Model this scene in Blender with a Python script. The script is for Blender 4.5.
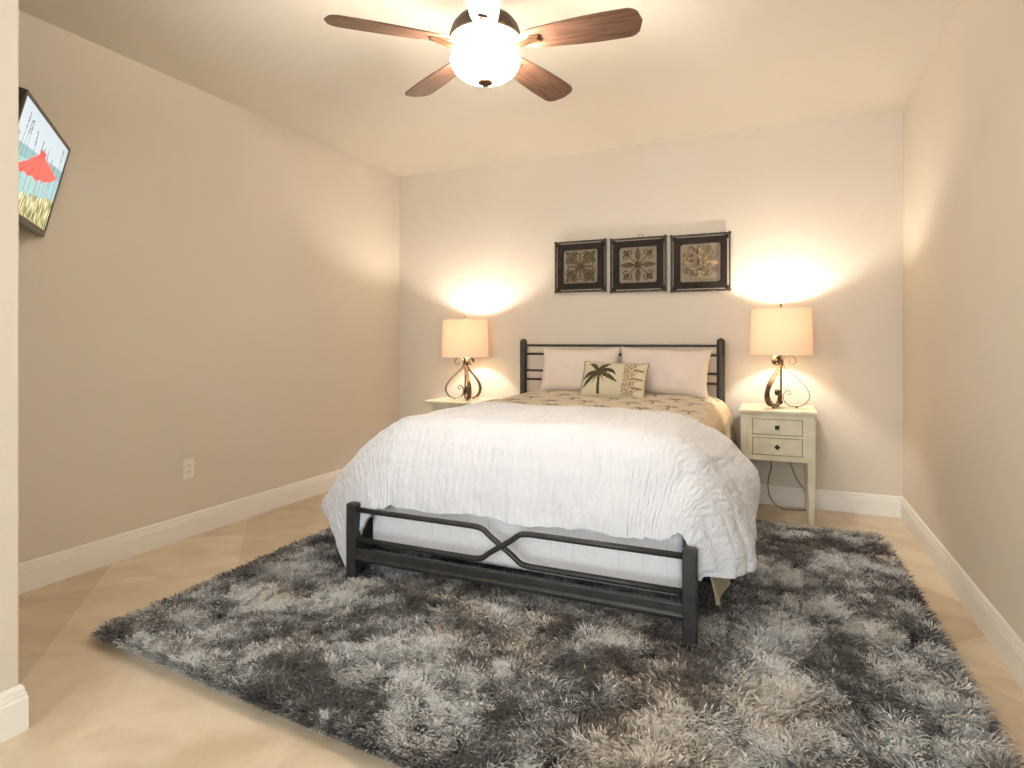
import bpy, bmesh, math, random
import numpy as np
from mathutils import Vector, Matrix, noise
random.seed(7); rng = np.random.default_rng(5)
PI = math.pi
C = bpy.context.scene.collection
for o in list(bpy.data.objects): bpy.data.objects.remove(o)

# ---------------------------------------------------------------- camera
YAW = math.atan2(263, 596)
cam = bpy.data.cameras.new('camera'); co = bpy.data.objects.new('camera', cam); C.objects.link(co)
cam.sensor_width = 36; cam.lens = 596/1024*36; cam.shift_y = -42/1024; cam.clip_start = .05
co.location = (0, 0, 1.18); co.rotation_euler = (PI/2, 0, YAW)
sc = bpy.context.scene; sc.camera = co

# ---------------------------------------------------------------- light
w = bpy.data.worlds.new('sky'); sc.world = w; w.use_nodes = True
w.node_tree.nodes['Background'].inputs[0].default_value = (.75, .87, 1, 1)
w.node_tree.nodes['Background'].inputs[1].default_value = 1.0
sc.view_settings.view_transform = 'Standard'; sc.view_settings.look = 'None'
sc.view_settings.gamma = 1; sc.view_settings.use_curve_mapping = False
sc.view_settings.exposure = 0.22
def lamp(name, kind, loc, power, col, size=.03, rot=(0,0,0), parent=None, sy=None):
    l = bpy.data.lights.new(name, kind); l.energy = power; l.color = col
    if kind == 'AREA':
        l.shape = 'RECTANGLE'; l.size = size; l.size_y = sy
    else: l.shadow_soft_size = size
    o = bpy.data.objects.new(name, l); C.objects.link(o); o.location = loc; o.rotation_euler = rot
    if parent: o.parent = parent
    return o
# added area light for daylight from an assumed, unglazed opening behind the camera
lamp('assumed_daylight', 'AREA', (-.40, -2.62, 1.35), 98, (.83, .92, 1.0), 1.9, (PI/2, 0, 0), sy=2.2)
FAN_POWER, LAMP_POWER = 34, 25
WARM = (1.0, .92, .83)

# ---------------------------------------------------------------- materials
def mat(name, col, rough=.6, metal=0, spec=.5, var=None, scale=8, bump=0, bscale=60, attr=False, emis=None, estr=0, sheen=0, detail=4, bdist=.01, trans=0):
    m = bpy.data.materials.new(name); m.use_nodes = True; nt = m.node_tree; N = nt.nodes; L = nt.links
    b = N['Principled BSDF']
    b.inputs['Base Color'].default_value = (*col, 1); b.inputs['Roughness'].default_value = rough
    b.inputs['Metallic'].default_value = metal; b.inputs['Specular IOR Level'].default_value = spec
    if sheen: b.inputs['Sheen Weight'].default_value = sheen
    tc = N.new('ShaderNodeTexCoord')
    if attr:
        a = N.new('ShaderNodeAttribute'); a.attribute_name = 'Col'; L.new(a.outputs['Color'], b.inputs['Base Color'])
        if emis: L.new(a.outputs['Color'], b.inputs['Emission Color']); b.inputs['Emission Strength'].default_value = estr
    elif emis:
        b.inputs['Emission Color'].default_value = (*emis, 1); b.inputs['Emission Strength'].default_value = estr
    if var:
        n = N.new('ShaderNodeTexNoise'); n.inputs['Scale'].default_value = scale; n.inputs['Detail'].default_value = detail
        L.new(tc.outputs['Object'], n.inputs['Vector'])
        r = N.new('ShaderNodeValToRGB'); r.color_ramp.elements[0].color = (*var, 1); r.color_ramp.elements[1].color = (*col, 1)
        r.color_ramp.elements[0].position = .35; r.color_ramp.elements[1].position = .62
        L.new(n.outputs['Fac'], r.inputs['Fac']); L.new(r.outputs['Color'], b.inputs['Base Color'])
    if bump:
        n = N.new('ShaderNodeTexNoise'); n.inputs['Scale'].default_value = bscale; n.inputs['Detail'].default_value = 3
        L.new(tc.outputs['Object'], n.inputs['Vector'])
        bp = N.new('ShaderNodeBump'); bp.inputs['Strength'].default_value = bump; bp.inputs['Distance'].default_value = bdist
        L.new(n.outputs['Fac'], bp.inputs['Height']); L.new(bp.outputs['Normal'], b.inputs['Normal'])
    return m
def S(r, g, b):
    f = lambda c: ((c/255+.055)/1.055)**2.4 if c > 10 else c/255/12.92
    return (f(r), f(g), f(b))
M = {}
M['wall'] = mat('wall_paint', S(219,209,194), .75, bump=.06, bscale=55, var=S(217,207,191), scale=1.2)
M['ceil'] = mat('ceiling_paint', S(222,214,199), .85, bump=.06, bscale=40, var=S(220,212,196), scale=2)
M['trim'] = mat('white_trim', S(238,234,226), .35)
M['iron'] = mat('dark_iron', S(62,60,58), .42, .35, bump=.15, bscale=90, var=S(52,51,51), scale=20)
M['duvet'] = mat('duvet_cotton', S(221,222,227), .9, spec=.15, sheen=.2)
M['sheet'] = mat('white_quilted', S(244,242,242), .9, spec=.2, bump=.6, bscale=26)
M['cover'] = mat('coverlet', S(200,182,152), .85, spec=.2, attr=True, bump=.3, bscale=120, sheen=.2)
M['pillow'] = mat('pillow_cotton', S(222,208,196), .9, spec=.15, bump=.15, bscale=40)
M['palm'] = mat('palm_weave', S(200,190,160), .9, spec=.15, attr=True, bump=.4, bscale=250)
M['piping'] = mat('piping', S(130,118,95), .8)
M['cream'] = mat('cream_distressed', S(224,216,192), .5, var=S(208,198,170), scale=9, bump=.15, bscale=60)
M['groove'] = mat('brown_groove', S(120,106,80), .7)  # brown plate showing in the gap around each drawer front
M['knob'] = mat('knob_dark', S(60,46,32), .35, .6)
M['bronze'] = mat('bronze', S(120,88,64), .35, .75, var=S(90,66,48), scale=25)
M['housing'] = mat('housing_bronze', S(92,74,54), .45, .4, var=S(62,50,40), scale=60)
M['lampiron'] = mat('lamp_iron', S(112,96,78), .35, .85, var=S(70,58,48), scale=60)
M['frame'] = mat('frame_dark', S(52,43,38), .75, spec=.2, var=S(38,32,29), scale=25, bump=.2, bscale=80)
M['frameedge'] = mat('frame_rubbed', S(96,84,70), .65, 0, spec=.3, var=S(48,42,36), scale=30)
M['backing'] = mat('backing_linen', S(164,151,131), .9, bump=.5, bscale=200)
M['gold'] = mat('antique_gold', S(112,94,66), .6, .25, var=S(62,50,36), scale=45)
M['goldpale'] = mat('pale_gold', S(158,138,104), .5, .35, var=S(80,66,48), scale=45)
M['black'] = mat('black_plastic', S(40,38,38), .3)
M['blackcord'] = mat('cord_black', S(38,34,30), .5)
M['outlet'] = mat('outlet_plastic', S(240,234,224), .4)
M['slot'] = mat('outlet_slot', S(120,112,100), .6)
M['screen'] = mat('tv_screen', (.5,.5,.5), .15, attr=True, emis=(1,1,1), estr=.6)
M['bulbglass'] = mat('glass_bowl', S(255,244,225), .4, emis=(1,.92,.81), estr=72.0)
M['rugbase'] = mat('rug_backing', S(52,50,49), .95)
M['pile'] = mat('rug_pile', (.3,.3,.3), .62, attr=True, spec=.35, sheen=.15)
M['glasspane'] = mat('pale_glass', S(220,230,235), .1)
# wood for the blades
def wood():
    m = mat('walnut_blade', S(120,78,56), .45); N = m.node_tree.nodes; L = m.node_tree.links; b = N['Principled BSDF']
    tc = N.new('ShaderNodeTexCoord'); mp = N.new('ShaderNodeMapping'); mp.inputs['Scale'].default_value = (3, 30, 30)
    n = N.new('ShaderNodeTexNoise'); n.inputs['Scale'].default_value = 2.2; n.inputs['Detail'].default_value = 6
    r = N.new('ShaderNodeValToRGB'); r.color_ramp.elements[0].color = (*S(84,56,42), 1); r.color_ramp.elements[1].color = (*S(122,88,68), 1)
    r.color_ramp.elements[0].position = .35; r.color_ramp.elements[1].position = .68
    L.new(tc.outputs['Object'], mp.inputs[0]); L.new(mp.outputs[0], n.inputs['Vector']); L.new(n.outputs['Fac'], r.inputs['Fac']); L.new(r.outputs['Color'], b.inputs['Base Color'])
    return m
M['wood'] = wood()
# lampshade: linen that glows because the bulb is on
def shade():
    m = bpy.data.materials.new('lamp_shade_linen'); m.use_nodes = True; nt = m.node_tree; N = nt.nodes; L = nt.links
    b = N['Principled BSDF']; b.inputs['Base Color'].default_value = (*S(235,215,185), 1); b.inputs['Roughness'].default_value = .9
    b.inputs['Emission Color'].default_value = (*S(255,208,178), 1); b.inputs['Emission Strength'].default_value = .22
    tr = N.new('ShaderNodeBsdfTranslucent'); tr.inputs[0].default_value = (*S(248,216,188), 1)
    mx = N.new('ShaderNodeMixShader'); mx.inputs[0].default_value = .12
    L.new(b.outputs[0], mx.inputs[1]); L.new(tr.outputs[0], mx.inputs[2]); L.new(mx.outputs[0], N['Material Output'].inputs[0])
    return m
M['shade'] = shade()
# floor: large travertine tiles laid on the diagonal
def floor_mat():
    m = bpy.data.materials.new('diagonal_travertine'); m.use_nodes = True; N = m.node_tree.nodes; L = m.node_tree.links; b = N['Principled BSDF']
    tc = N.new('ShaderNodeTexCoord'); mp = N.new('ShaderNodeMapping'); mp.inputs['Rotation'].default_value = (0, 0, math.radians(45))
    mp.inputs['Location'].default_value = (0.304, 0.214, 0)
    L.new(tc.outputs['Object'], mp.inputs[0])
    br = N.new('ShaderNodeTexBrick'); br.offset = 0; br.squash = 1
    br.inputs['Scale'].default_value = 1; br.inputs['Brick Width'].default_value = .62; br.inputs['Row Height'].default_value = .62
    br.inputs['Mortar Size'].default_value = .0022; br.inputs['Mortar Smooth'].default_value = .2; br.inputs['Bias'].default_value = 0
    br.inputs['Color1'].default_value = (*S(205,187,162), 1); br.inputs['Color2'].default_value = (*S(223,208,185), 1); br.inputs['Mortar'].default_value = (*S(226,208,178), 1)
    L.new(mp.outputs[0], br.inputs['Vector'])
    n = N.new('ShaderNodeTexNoise'); n.inputs['Scale'].default_value = 2.6; n.inputs['Detail'].default_value = 7; n.inputs['Distortion'].default_value = 1.4
    L.new(tc.outputs['Object'], n.inputs['Vector'])
    r = N.new('ShaderNodeValToRGB'); r.color_ramp.elements[0].color = (.80,.76,.70,1); r.color_ramp.elements[1].color = (1.0,1.0,1.0,1)
    r.color_ramp.elements[0].position = .3; r.color_ramp.elements[1].position = .62
    L.new(n.outputs['Fac'], r.inputs['Fac'])
    mx = N.new('ShaderNodeMix'); mx.data_type = 'RGBA'; mx.blend_type = 'MULTIPLY'; mx.inputs['Factor'].default_value = 1
    L.new(br.outputs['Color'], mx.inputs['A']); L.new(r.outputs['Color'], mx.inputs['B']); L.new(mx.outputs['Result'], b.inputs['Base Color'])
    b.inputs['Roughness'].default_value = .38; b.inputs['Specular IOR Level'].default_value = .4
    return m
M['floor'] = floor_mat()
# fine gathered crinkle of the duvet, in cloth (UV) coordinates
def duvet_crinkle(m):
    N = m.node_tree.nodes; L = m.node_tree.links; b = N['Principled BSDF']
    uv = N.new('ShaderNodeTexCoord'); mp = N.new('ShaderNodeMapping'); mp.inputs['Scale'].default_value = (34, 9, 1)
    n = N.new('ShaderNodeTexNoise'); n.inputs['Scale'].default_value = 1; n.inputs['Detail'].default_value = 3; n.inputs['Distortion'].default_value = .6
    L.new(uv.outputs['UV'], mp.inputs[0]); L.new(mp.outputs[0], n.inputs['Vector'])
    bp = N.new('ShaderNodeBump'); bp.inputs['Strength'].default_value = 1.0; bp.inputs['Distance'].default_value = .012
    L.new(n.outputs['Fac'], bp.inputs['Height']); L.new(bp.outputs['Normal'], b.inputs['Normal'])
duvet_crinkle(M['duvet'])

# ---------------------------------------------------------------- mesh helpers
def thing(name, label, cat, loc=(0,0,0), rotz=0, group=None):
    o = bpy.data.objects.new(name, None); C.objects.link(o); o.empty_display_size = .1
    o.location = loc; o.rotation_euler = (0, 0, rotz); o['label'] = label; o['category'] = cat
    if group: o['group'] = group
    return o
def tag(o, label, cat, group=None):
    o['label'] = label; o['category'] = cat
    if group: o['group'] = group
    return o
class MB:
    def __init__(s): s.v = []; s.f = []; s.m = []; s.cur = 0
    def add(s, v, f, mi=None):
        b = len(s.v); s.v += [tuple(p) for p in v]; s.f += [tuple(i+b for i in q) for q in f]; s.m += [s.cur if mi is None else mi]*len(f)
    def box(s, x0, y0, z0, x1, y1, z1, mi=None):
        v = [(x0,y0,z0),(x1,y0,z0),(x1,y1,z0),(x0,y1,z0),(x0,y0,z1),(x1,y0,z1),(x1,y1,z1),(x0,y1,z1)]
        s.add(v, [(0,3,2,1),(4,5,6,7),(0,1,5,4),(1,2,6,5),(2,3,7,6),(3,0,4,7)], mi)
    def prism(s, p0, p1, mi=None):   # two matching closed loops
        n = len(p0)
        s.add(list(p0)+list(p1), [(i,(i+1)%n,n+(i+1)%n,n+i) for i in range(n)]+[tuple(range(n))[::-1], tuple(range(n,2*n))], mi)
    def rbox(s, cx, cy, z0, z1, hx0, hy0, hx1, hy1, r=.004, mi=None):   # tapered post with chamfered corners
        def ring(hx, hy, z): return [(cx+a, cy+b, z) for a, b in ((-hx+r,-hy),(hx-r,-hy),(hx,-hy+r),(hx,hy-r),(hx-r,hy),(-hx+r,hy),(-hx,hy-r),(-hx,-hy+r))]
        s.prism(ring(hx0, hy0, z0), ring(hx1, hy1, z1), mi)
    def lathe(s, prof, c=(0,0,0), n=32, mi=None, cap=True):
        v = []; f = []
        for r, z in prof: v += [(c[0]+r*math.cos(2*PI*i/n), c[1]+r*math.sin(2*PI*i/n), c[2]+z) for i in range(n)]
        for k in range(len(prof)-1):
            for i in range(n): j = (i+1)%n; f.append((k*n+i, k*n+j, (k+1)*n+j, (k+1)*n+i))
        if cap:
            if prof[0][0] > 1e-5: f.append(tuple(range(n))[::-1])
            if prof[-1][0] > 1e-5: f.append(tuple(range((len(prof)-1)*n, len(prof)*n)))
        s.add(v, f, mi)
    def tube(s, pts, r, n=10, mi=None, closed=False, rr=None):
        pts = [Vector(p) for p in pts]; m = len(pts); v = []; f = []; up = None
        for i, p in enumerate(pts):
            a = pts[(i-1)%m] if (closed or i > 0) else p; b = pts[(i+1)%m] if (closed or i < m-1) else p
            t = (b-a).normalized()
            if up is None: up = Vector((0,0,1)) if abs(t.z) < .9 else Vector((1,0,0))
            side = t.cross(up).normalized(); up = side.cross(t).normalized()
            R_ = rr[i] if rr else r
            v += [p + (side*math.cos(2*PI*k/n)+up*math.sin(2*PI*k/n))*R_ for k in range(n)]
        for i in range(m if closed else m-1):
            i2 = (i+1)%m
            for k in range(n): k2 = (k+1)%n; f.append((i*n+k, i*n+k2, i2*n+k2, i2*n+k))
        if not closed: f += [tuple(range(n))[::-1], tuple(range((m-1)*n, m*n))]
        s.add(v, f, mi)
    def sweep_rect(s, pts, side, hw, ht, mi=None, hws=None):   # flat strap; side = constant width direction
        pts = [Vector(p) for p in pts]; side = Vector(side).normalized(); m = len(pts); v = []; f = []
        for i, p in enumerate(pts):
            t = (pts[min(i+1,m-1)]-pts[max(i-1,0)]).normalized(); nn = t.cross(side).normalized()
            h_ = hws[i] if hws else hw
            v += [p+side*h_+nn*ht, p-side*h_+nn*ht, p-side*h_-nn*ht, p+side*h_-nn*ht]
        for i in range(m-1):
            for k in range(4): k2 = (k+1)%4; f.append((i*4+k, i*4+k2, i*4+4+k2, i*4+4+k))
        f += [(0,1,2,3)[::-1], tuple(range((m-1)*4, m*4))]
        s.add(v, f, mi)
    def ball(s, c, r, n=12, mi=None):
        s.lathe([(max(1e-6, r*math.sin(PI*k/8)), -r*math.cos(PI*k/8)) for k in range(9)], c, n, mi, cap=False)
    def build(s, name, mats, parent=None, smooth=False, bevel=0, seg=2, loc=None, kind=None, solid=0, subsurf=0):
        me = bpy.data.meshes.new(name); me.from_pydata(s.v, [], s.f)
        for m_ in (mats if isinstance(mats, (list, tuple)) else [mats]): me.materials.append(m_)
        if any(s.m): me.polygons.foreach_set('material_index', s.m)
        bm = bmesh.new(); bm.from_mesh(me); bmesh.ops.recalc_face_normals(bm, faces=bm.faces); bm.to_mesh(me); bm.free()
        if smooth:
            me.polygons.foreach_set('use_smooth', [True]*len(me.polygons))
            if smooth != 'all': me.set_sharp_from_angle(angle=math.radians(38))
        o = bpy.data.objects.new(name, me); C.objects.link(o)
        if parent: o.parent = parent
        if loc: o.location = loc
        if kind: o['kind'] = kind
        if solid: md = o.modifiers.new('solid', 'SOLIDIFY'); md.thickness = solid; md.offset = -1
        if bevel:
            md = o.modifiers.new('bevel', 'BEVEL'); md.width = bevel; md.segments = seg; md.limit_method = 'ANGLE'; md.angle_limit = math.radians(40)
        if subsurf: md = o.modifiers.new('sub', 'SUBSURF'); md.levels = subsurf; md.render_levels = subsurf
        return o
def smooth_path(pts, k=8):     # Catmull-Rom
    P = [Vector(p) for p in pts]; out = []
    for i in range(len(P)-1):
        a, b, c, d = P[max(i-1,0)], P[i], P[i+1], P[min(i+2,len(P)-1)]
        for j in range(k):
            t = j/k; out.append(.5*((2*b)+(c-a)*t+(2*a-5*b+4*c-d)*t*t+(3*b-a-3*c+d)*t**3))
    out.append(P[-1]); return out
def grid(nu, nv, fn, uvf=None, colf=None):
    v = [fn(i/(nu-1), j/(nv-1)) for j in range(nv) for i in range(nu)]
    f = [(j*nu+i, j*nu+i+1, (j+1)*nu+i+1, (j+1)*nu+i) for j in range(nv-1) for i in range(nu-1)]
    return v, f
def mesh_obj(name, v, f, m, parent=None, cols=None, uvs=None, smooth=True, solid=0, loc=None, bevel=0):
    me = bpy.data.meshes.new(name); me.from_pydata([tuple(p) for p in v], [], f); me.materials.append(m)
    if smooth: me.polygons.foreach_set('use_smooth', [True]*len(me.polygons))
    if cols is not None:
        a = me.color_attributes.new('Col', 'FLOAT_COLOR', 'POINT'); a.data.foreach_set('color', np.asarray(cols, dtype=np.float32).ravel())
    if uvs is not None:
        ul = me.uv_layers.new(name='UVMap'); idx = np.empty(len(me.loops), dtype=np.int32); me.loops.foreach_get('vertex_index', idx)
        ul.data.foreach_set('uv', np.asarray(uvs, dtype=np.float32)[idx].ravel())
    o = bpy.data.objects.new(name, me); C.objects.link(o)
    if parent: o.parent = parent
    if loc: o.location = loc
    if solid:
        md = o.modifiers.new('solid', 'SOLIDIFY'); md.thickness = solid; md.offset = 0; md.use_rim = True
    if bevel:
        md = o.modifiers.new('bevel', 'BEVEL'); md.width = bevel; md.segments = 3
    return o
def interp(x, xs, ys): return float(np.interp(x, xs, ys))
def fbm(p, o=3):
    s = 0; a = 1
    for i in range(o): s += a*noise.noise(p); p = p*2.03; a *= .5
    return s

# ---------------------------------------------------------------- room
XL, XR, YB, YF, H = -3.25, .787, 4.73, -2.6, 2.74
XP, YP = -2.1, 1.053          # the projecting wall piece at the left
def struct(name, m, boxes, bevel=0):
    b = MB()
    for q in boxes: b.box(*q)
    return b.build(name, m, kind='structure', bevel=bevel)
struct('floor', M['floor'], [(XL-.15, YF-.15, -.1, XR+.15, YB+.15, 0)])
struct('ceiling', M['ceil'], [(XL-.15, YF-.15, H, XR+.15, YB+.15, H+.1)])
struct('wall_back', M['wall'], [(XL-.15, YB, 0, XR+.15, YB+.15, H)])
struct('wall_right', M['wall'], [(XR, YF, 0, XR+.15, YB, H)])
struct('wall_left', M['wall'], [(XL-.15, YP, 0, XL, YB, H)])
struct('wall_near_left', M['wall'], [(XL-.15, YF, 0, XP, YP, H)], bevel=.006)
struct('wall_front', M['wall'], [(XP, YF-.15, 0, -1.40, YF, H), (.60, YF-.15, 0, XR, YF, H), (-1.40, YF-.15, 2.45, .60, YF, H), (-1.40, YF-.15, 0, .60, YF, .2)])  # unseen wall; its opening is assumed, to let daylight in
wf = MB()
for x0, x1 in ((-1.40, -1.34), (.54, .60), (-.43, -.37)): wf.box(x0, YF-.1, .2, x1, YF-.04, 2.45)
wf.box(-1.40, YF-.1, .2, .60, YF-.04, .26); wf.box(-1.40, YF-.1, 2.39, .60, YF-.04, 2.45)
wf.build('assumed_window_1', M['trim'], kind='structure')  # frame of the assumed opening, without glass and out of view
PROF = [(0,0),(.016,0),(.016,.098),(.0135,.103),(.0135,.112),(.0095,.118),(.0095,.127),(.004,.138),(0,.14)]
def baseboard(name, a, b, inn, miter0=0, miter1=0):   # inn = inward normal; miter = +1 extends with depth, -1 shortens
    a, b, inn = Vector(a), Vector(b), Vector(inn); t = (b-a).normalized(); m = MB()
    m.prism([a+inn*d-t*d*miter0+Vector((0,0,z)) for d, z in PROF], [b+inn*d+t*d*miter1+Vector((0,0,z)) for d, z in PROF])
    m.build(name, M['trim'], kind='structure')
baseboard('baseboard_left', (XL, YP, 0), (XL, YB, 0), (1,0,0), 0, -1)
baseboard('baseboard_back', (XL, YB, 0), (XR, YB, 0), (0,-1,0), -1, -1)
baseboard('baseboard_right', (XR, YB, 0), (XR, YF, 0), (-1,0,0), -1, 0)
baseboard('baseboard_near_left', (XP, YF, 0), (XP, YP, 0), (1,0,0), 0, 1)
baseboard('baseboard_near_end', (XP, YP, 0), (XL, YP, 0), (0,1,0), 1, -1)

# ---------------------------------------------------------------- electrical outlet on the left wall
ot = thing('wall_outlet', 'pale rectangular wall outlet low on the beige left wall', 'outlet', (XL, 2.51, .413))
b = MB(); b.box(0, -.036, -.058, .006, .036, .058); b.build('cover_plate', M['outlet'], ot, bevel=.003)
for dz in (.02, -.02):
    b = MB(); b.rbox(.007, 0, dz-.014, dz+.014, .002, .015, .002, .015, .0015); r_ = b.build('receptacle', M['outlet'], ot)
    b = MB(); b.box(.008, -.008, dz-.005, .0095, -.005, dz+.006); b.box(.008, .005, dz-.005, .0095, .008, dz+.006); b.build('slot', M['slot'], r_)

# ---------------------------------------------------------------- television in the corner
TRc, e_ = Vector((-3.17, 1.803, 2.1286)), Vector((-.775, .632, 0)).normalized()
tilt = math.radians(13.5)
nh = Vector((e_.y, -e_.x, 0))        # horizontal normal, towards the bed
if nh.x < 0: nh = -nh
dn = (-nh*math.sin(tilt) + Vector((0,0,-1))*math.cos(tilt)).normalized()
nrm = (nh*math.cos(tilt) + Vector((0,0,-1))*math.sin(tilt)).normalized()
W_, H_ = .78, .454
ctr = TRc - e_*W_/2 + dn*H_/2
tv = thing('television', 'flat screen television showing a red beach umbrella, high in the left corner', 'television', ctr)
tv.matrix_world = Matrix.Translation(ctr) @ Matrix((e_, -dn, nrm)).transposed().to_4x4()   # local x right, y up, z out
b = MB(); b.box(-W_/2, -H_/2, -.028, W_/2, H_/2, -.002); b.build('casing', M['black'], tv, bevel=.004)
b = MB(); b.box(-.28, -.17, -.055, .28, .15, -.026); b.build('back_cover', M['black'], tv, bevel=.012)
b = MB()
def ringframe(b, x0, y0, x1, y1, w, z0, z1, mi=None, wb=None):
    wb = wb or w
    b.box(x0, y0, z0, x1, y0+wb, z1, mi); b.box(x0, y1-w, z0, x1, y1, z1, mi); b.box(x0, y0+wb, z0, x0+w, y1-w, z1, mi); b.box(x1-w, y0+wb, z0, x1, y1-w, z1, mi)
ringframe(b, -W_/2, -H_/2, W_/2, H_/2, .015, -.003, .004, wb=.03); b.build('bezel', mat('tv_bezel', S(74,64,54), .3), tv, bevel=.002)
# picture on the screen
def screen_col(u, v):      # u 0..1 left->right, v 0..1 bottom->top
    c = np.array(S(206,226,244))*(1-.12*v)
    if v < .59+.14*u: c = np.array(S(132,184,196))
    if v < .47+.14*u: c = np.array(S(158,204,214))
    gl = .10+.27*u+.05*noise.noise(Vector((u*14, 0, 1)))
    if v < gl:
        n = noise.noise(Vector((u*46, v*9, 0)))
        c = np.array(S(200,196,160)) if n > 0 else np.array(S(150,158,96))
        if n > .3: c = np.array(S(232,228,205))
        if n < -.32: c = np.array(S(96,116,60))
    for k in range(12):      # grass stalks with seed heads
        x0 = .03+.95*((k*.618)%1); ln_ = .68+.28*((k*.37)%1); xx = x0+.03*math.sin(v*3+k)
        if gl < v < ln_ and abs(u-xx) < .0032: c = np.array(S(110,125,120))
        if ln_-.15 < v < ln_ and abs(u-xx) < .011 and noise.noise(Vector((u*120, v*50, k))) > .05: c = np.array(S(96,98,112))
    if abs(u-.575) < .006 and .2 < v < .43: c = np.array(S(150,140,120))
    top = np.interp(u, [.08,.28,.45,.526,.60,.76,.94], [.36,.50,.655,.69,.68,.65,.60])
    bot = np.interp(u, [.08,.22,.39,.55,.75,.94], [.36,.365,.40,.417,.48,.60])+.010*math.cos(u*42)
    if .08 < u < .94 and bot < v < top:
        c = np.array(S(240,98,94))
        for m_ in (.22,.39,.55,.75):      # seams running down from the crown
            xm_ = .526+(m_-.526)*min(1, max(0, (.69-v)/(.69-float(np.interp(m_, [.08,.22,.39,.55,.75,.94], [.36,.365,.40,.417,.48,.60])))))
            if abs(u-xm_) < .006: c = np.array(S(214,70,70))
    if abs(u-.53) < .055 and .67 < v < .725: c = np.array(S(222,72,76))
    return (*c, 1)
nu, nv = 260, 150
v, f = grid(nu, nv, lambda a, c_: (-W_/2+.015+a*(W_-.03), -H_/2+.03+c_*(H_-.045), .0))
cols = [screen_col(i/(nu-1), j/(nv-1)) for j in range(nv) for i in range(nu)]
mesh_obj('screen', v, f, M['screen'], tv, cols=cols)
# articulated arm back into the corner, in television space
b = MB(); b.tube([(0,0,-.05),(.02,.0,-.12)], .02); b.build('mount_arm', M['black'], tv, smooth=True)
mp_ = (tv.matrix_world.inverted() @ Vector((XL, 1.42, ctr.z)))
mb0 = Vector((.02, 0, -.12))
b = MB(); b.tube([mb0, mp_], .014); b.build('mount_arm', M['black'], tv, smooth=True)
b = MB(); b.box(-.09, -.09, -.065, .09, .09, -.053); b.build('mount_plate', M['black'], tv)

# ---------------------------------------------------------------- rug
RC = [(-2.45, 1.50), (.60, 1.27), (.572, 4.11), (-2.52, 4.05)]     # FL FR BR BL
rug = thing('shag_rug', 'large mottled grey and brown shaggy rug under the bed', 'rug', (-.95, 2.7, 0))
def rq(u, v):
    a, b_, c, d = [np.array(p) for p in RC]
    return (np.outer(1-u, 1)*0)[:, :1]*0 + ((1-v)*(1-u))[:, None]*a+((1-v)*u)[:, None]*b_+(v*u)[:, None]*c+(v*(1-u))[:, None]*d
b = MB(); lo = [(x+.95, y-2.7, .001) for x, y in RC]; lo = [(x*.985, y*.985, z) for x, y, z in lo]; b.prism(lo, [(x, y, .012) for x, y, z in lo]); b.build('rug_backing', M['rugbase'], rug)
def vnoise(x, y, s, seed):
    r = np.random.default_rng(seed); G = r.random((256, 256)); X = x/s+100; Y_ = y/s+100
    xi = np.floor(X).astype(int); yi = np.floor(Y_).astype(int); fx = X-xi; fy = Y_-yi; fx = fx*fx*(3-2*fx); fy = fy*fy*(3-2*fy)
    g = lambda i, j: G[i % 256, j % 256]
    return (g(xi,yi)*(1-fx)+g(xi+1,yi)*fx)*(1-fy)+(g(xi,yi+1)*(1-fx)+g(xi+1,yi+1)*fx)*fy
def fb(x, y, s, seed): return (vnoise(x,y,s,seed)+.5*vnoise(x,y,s/2,seed+1)+.25*vnoise(x,y,s/4,seed+2))/1.75
NS = 320000
u = rng.random(NS); vv = rng.random(NS)**1.25       # a little denser toward the near side
P0 = rq(u, vv)
keep = np.ones(NS, bool)
for qx in (-1.908+.022, -.278-.022): keep &= (np.abs(P0[:, 0]-qx) > .044) | (np.abs(P0[:, 1]-2.335) > .050)
u, vv, P0 = u[keep], vv[keep], P0[keep]; NS = len(u); X0, Y0 = P0[:, 0], P0[:, 1]
# tufts: strands share a lean direction with their neighbours
ang = 2*PI*2.6*fb(X0, Y0, .13, 11) + rng.normal(0, .8, NS)
lean = .25+.40*vnoise(X0, Y0, .05, 31) + rng.random(NS)*.35
ln = .032+.014*rng.random(NS)
edge = np.minimum(np.minimum(u, 1-u)*3.05, np.minimum(vv, 1-vv)*2.7)
sideE = np.stack([u*3.05, (1-u)*3.05, vv*2.7, (1-vv)*2.7]).argmin(0); outA = np.array([PI, 0, -PI/2, PI/2])[sideE]
em = edge < .010; ang = np.where(em, outA+rng.normal(0, .5, NS), ang); lean = np.where(em, .35+.5*rng.random(NS), lean)
hd = np.stack([np.cos(ang), np.sin(ang)], 1)
wd = np.stack([-np.sin(ang+rng.normal(0,.6,NS)), np.cos(ang)], 1)*(.0018+.0013*rng.random(NS))[:, None]
lvl = [(0, 0, 1.0), (.30, .55, 1.1), (.70, .92, .95), (1.0, 1.02, .25)]
V = np.zeros((NS, 8, 3)); 
for k, (hx, hz, ws) in enumerate(lvl):
    off = hd*(hx*ln*lean*1.5)[:, None]; zz = np.where(em, .002, .011) + ln*hz*np.sqrt(np.clip(1-(lean*.62)**2, .15, 1))
    if k == 3: zz = zz-.004*rng.random(NS)
    for sgn, kk in ((-1, 0), (1, 1)):
        V[:, 2*k+kk, 0] = X0+off[:, 0]+sgn*wd[:, 0]*ws+.95
        V[:, 2*k+kk, 1] = Y0+off[:, 1]+sgn*wd[:, 1]*ws-2.7
        V[:, 2*k+kk, 2] = zz
base = (np.arange(NS)*8)[:, None]
F = np.concatenate([base+np.array([2*k, 2*k+1, 2*k+3, 2*k+2])[None] for k in range(3)], 1).reshape(-1, 4)
me = bpy.data.meshes.new('pile'); me.vertices.add(NS*8); me.vertices.foreach_set('co', V.ravel())
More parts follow.
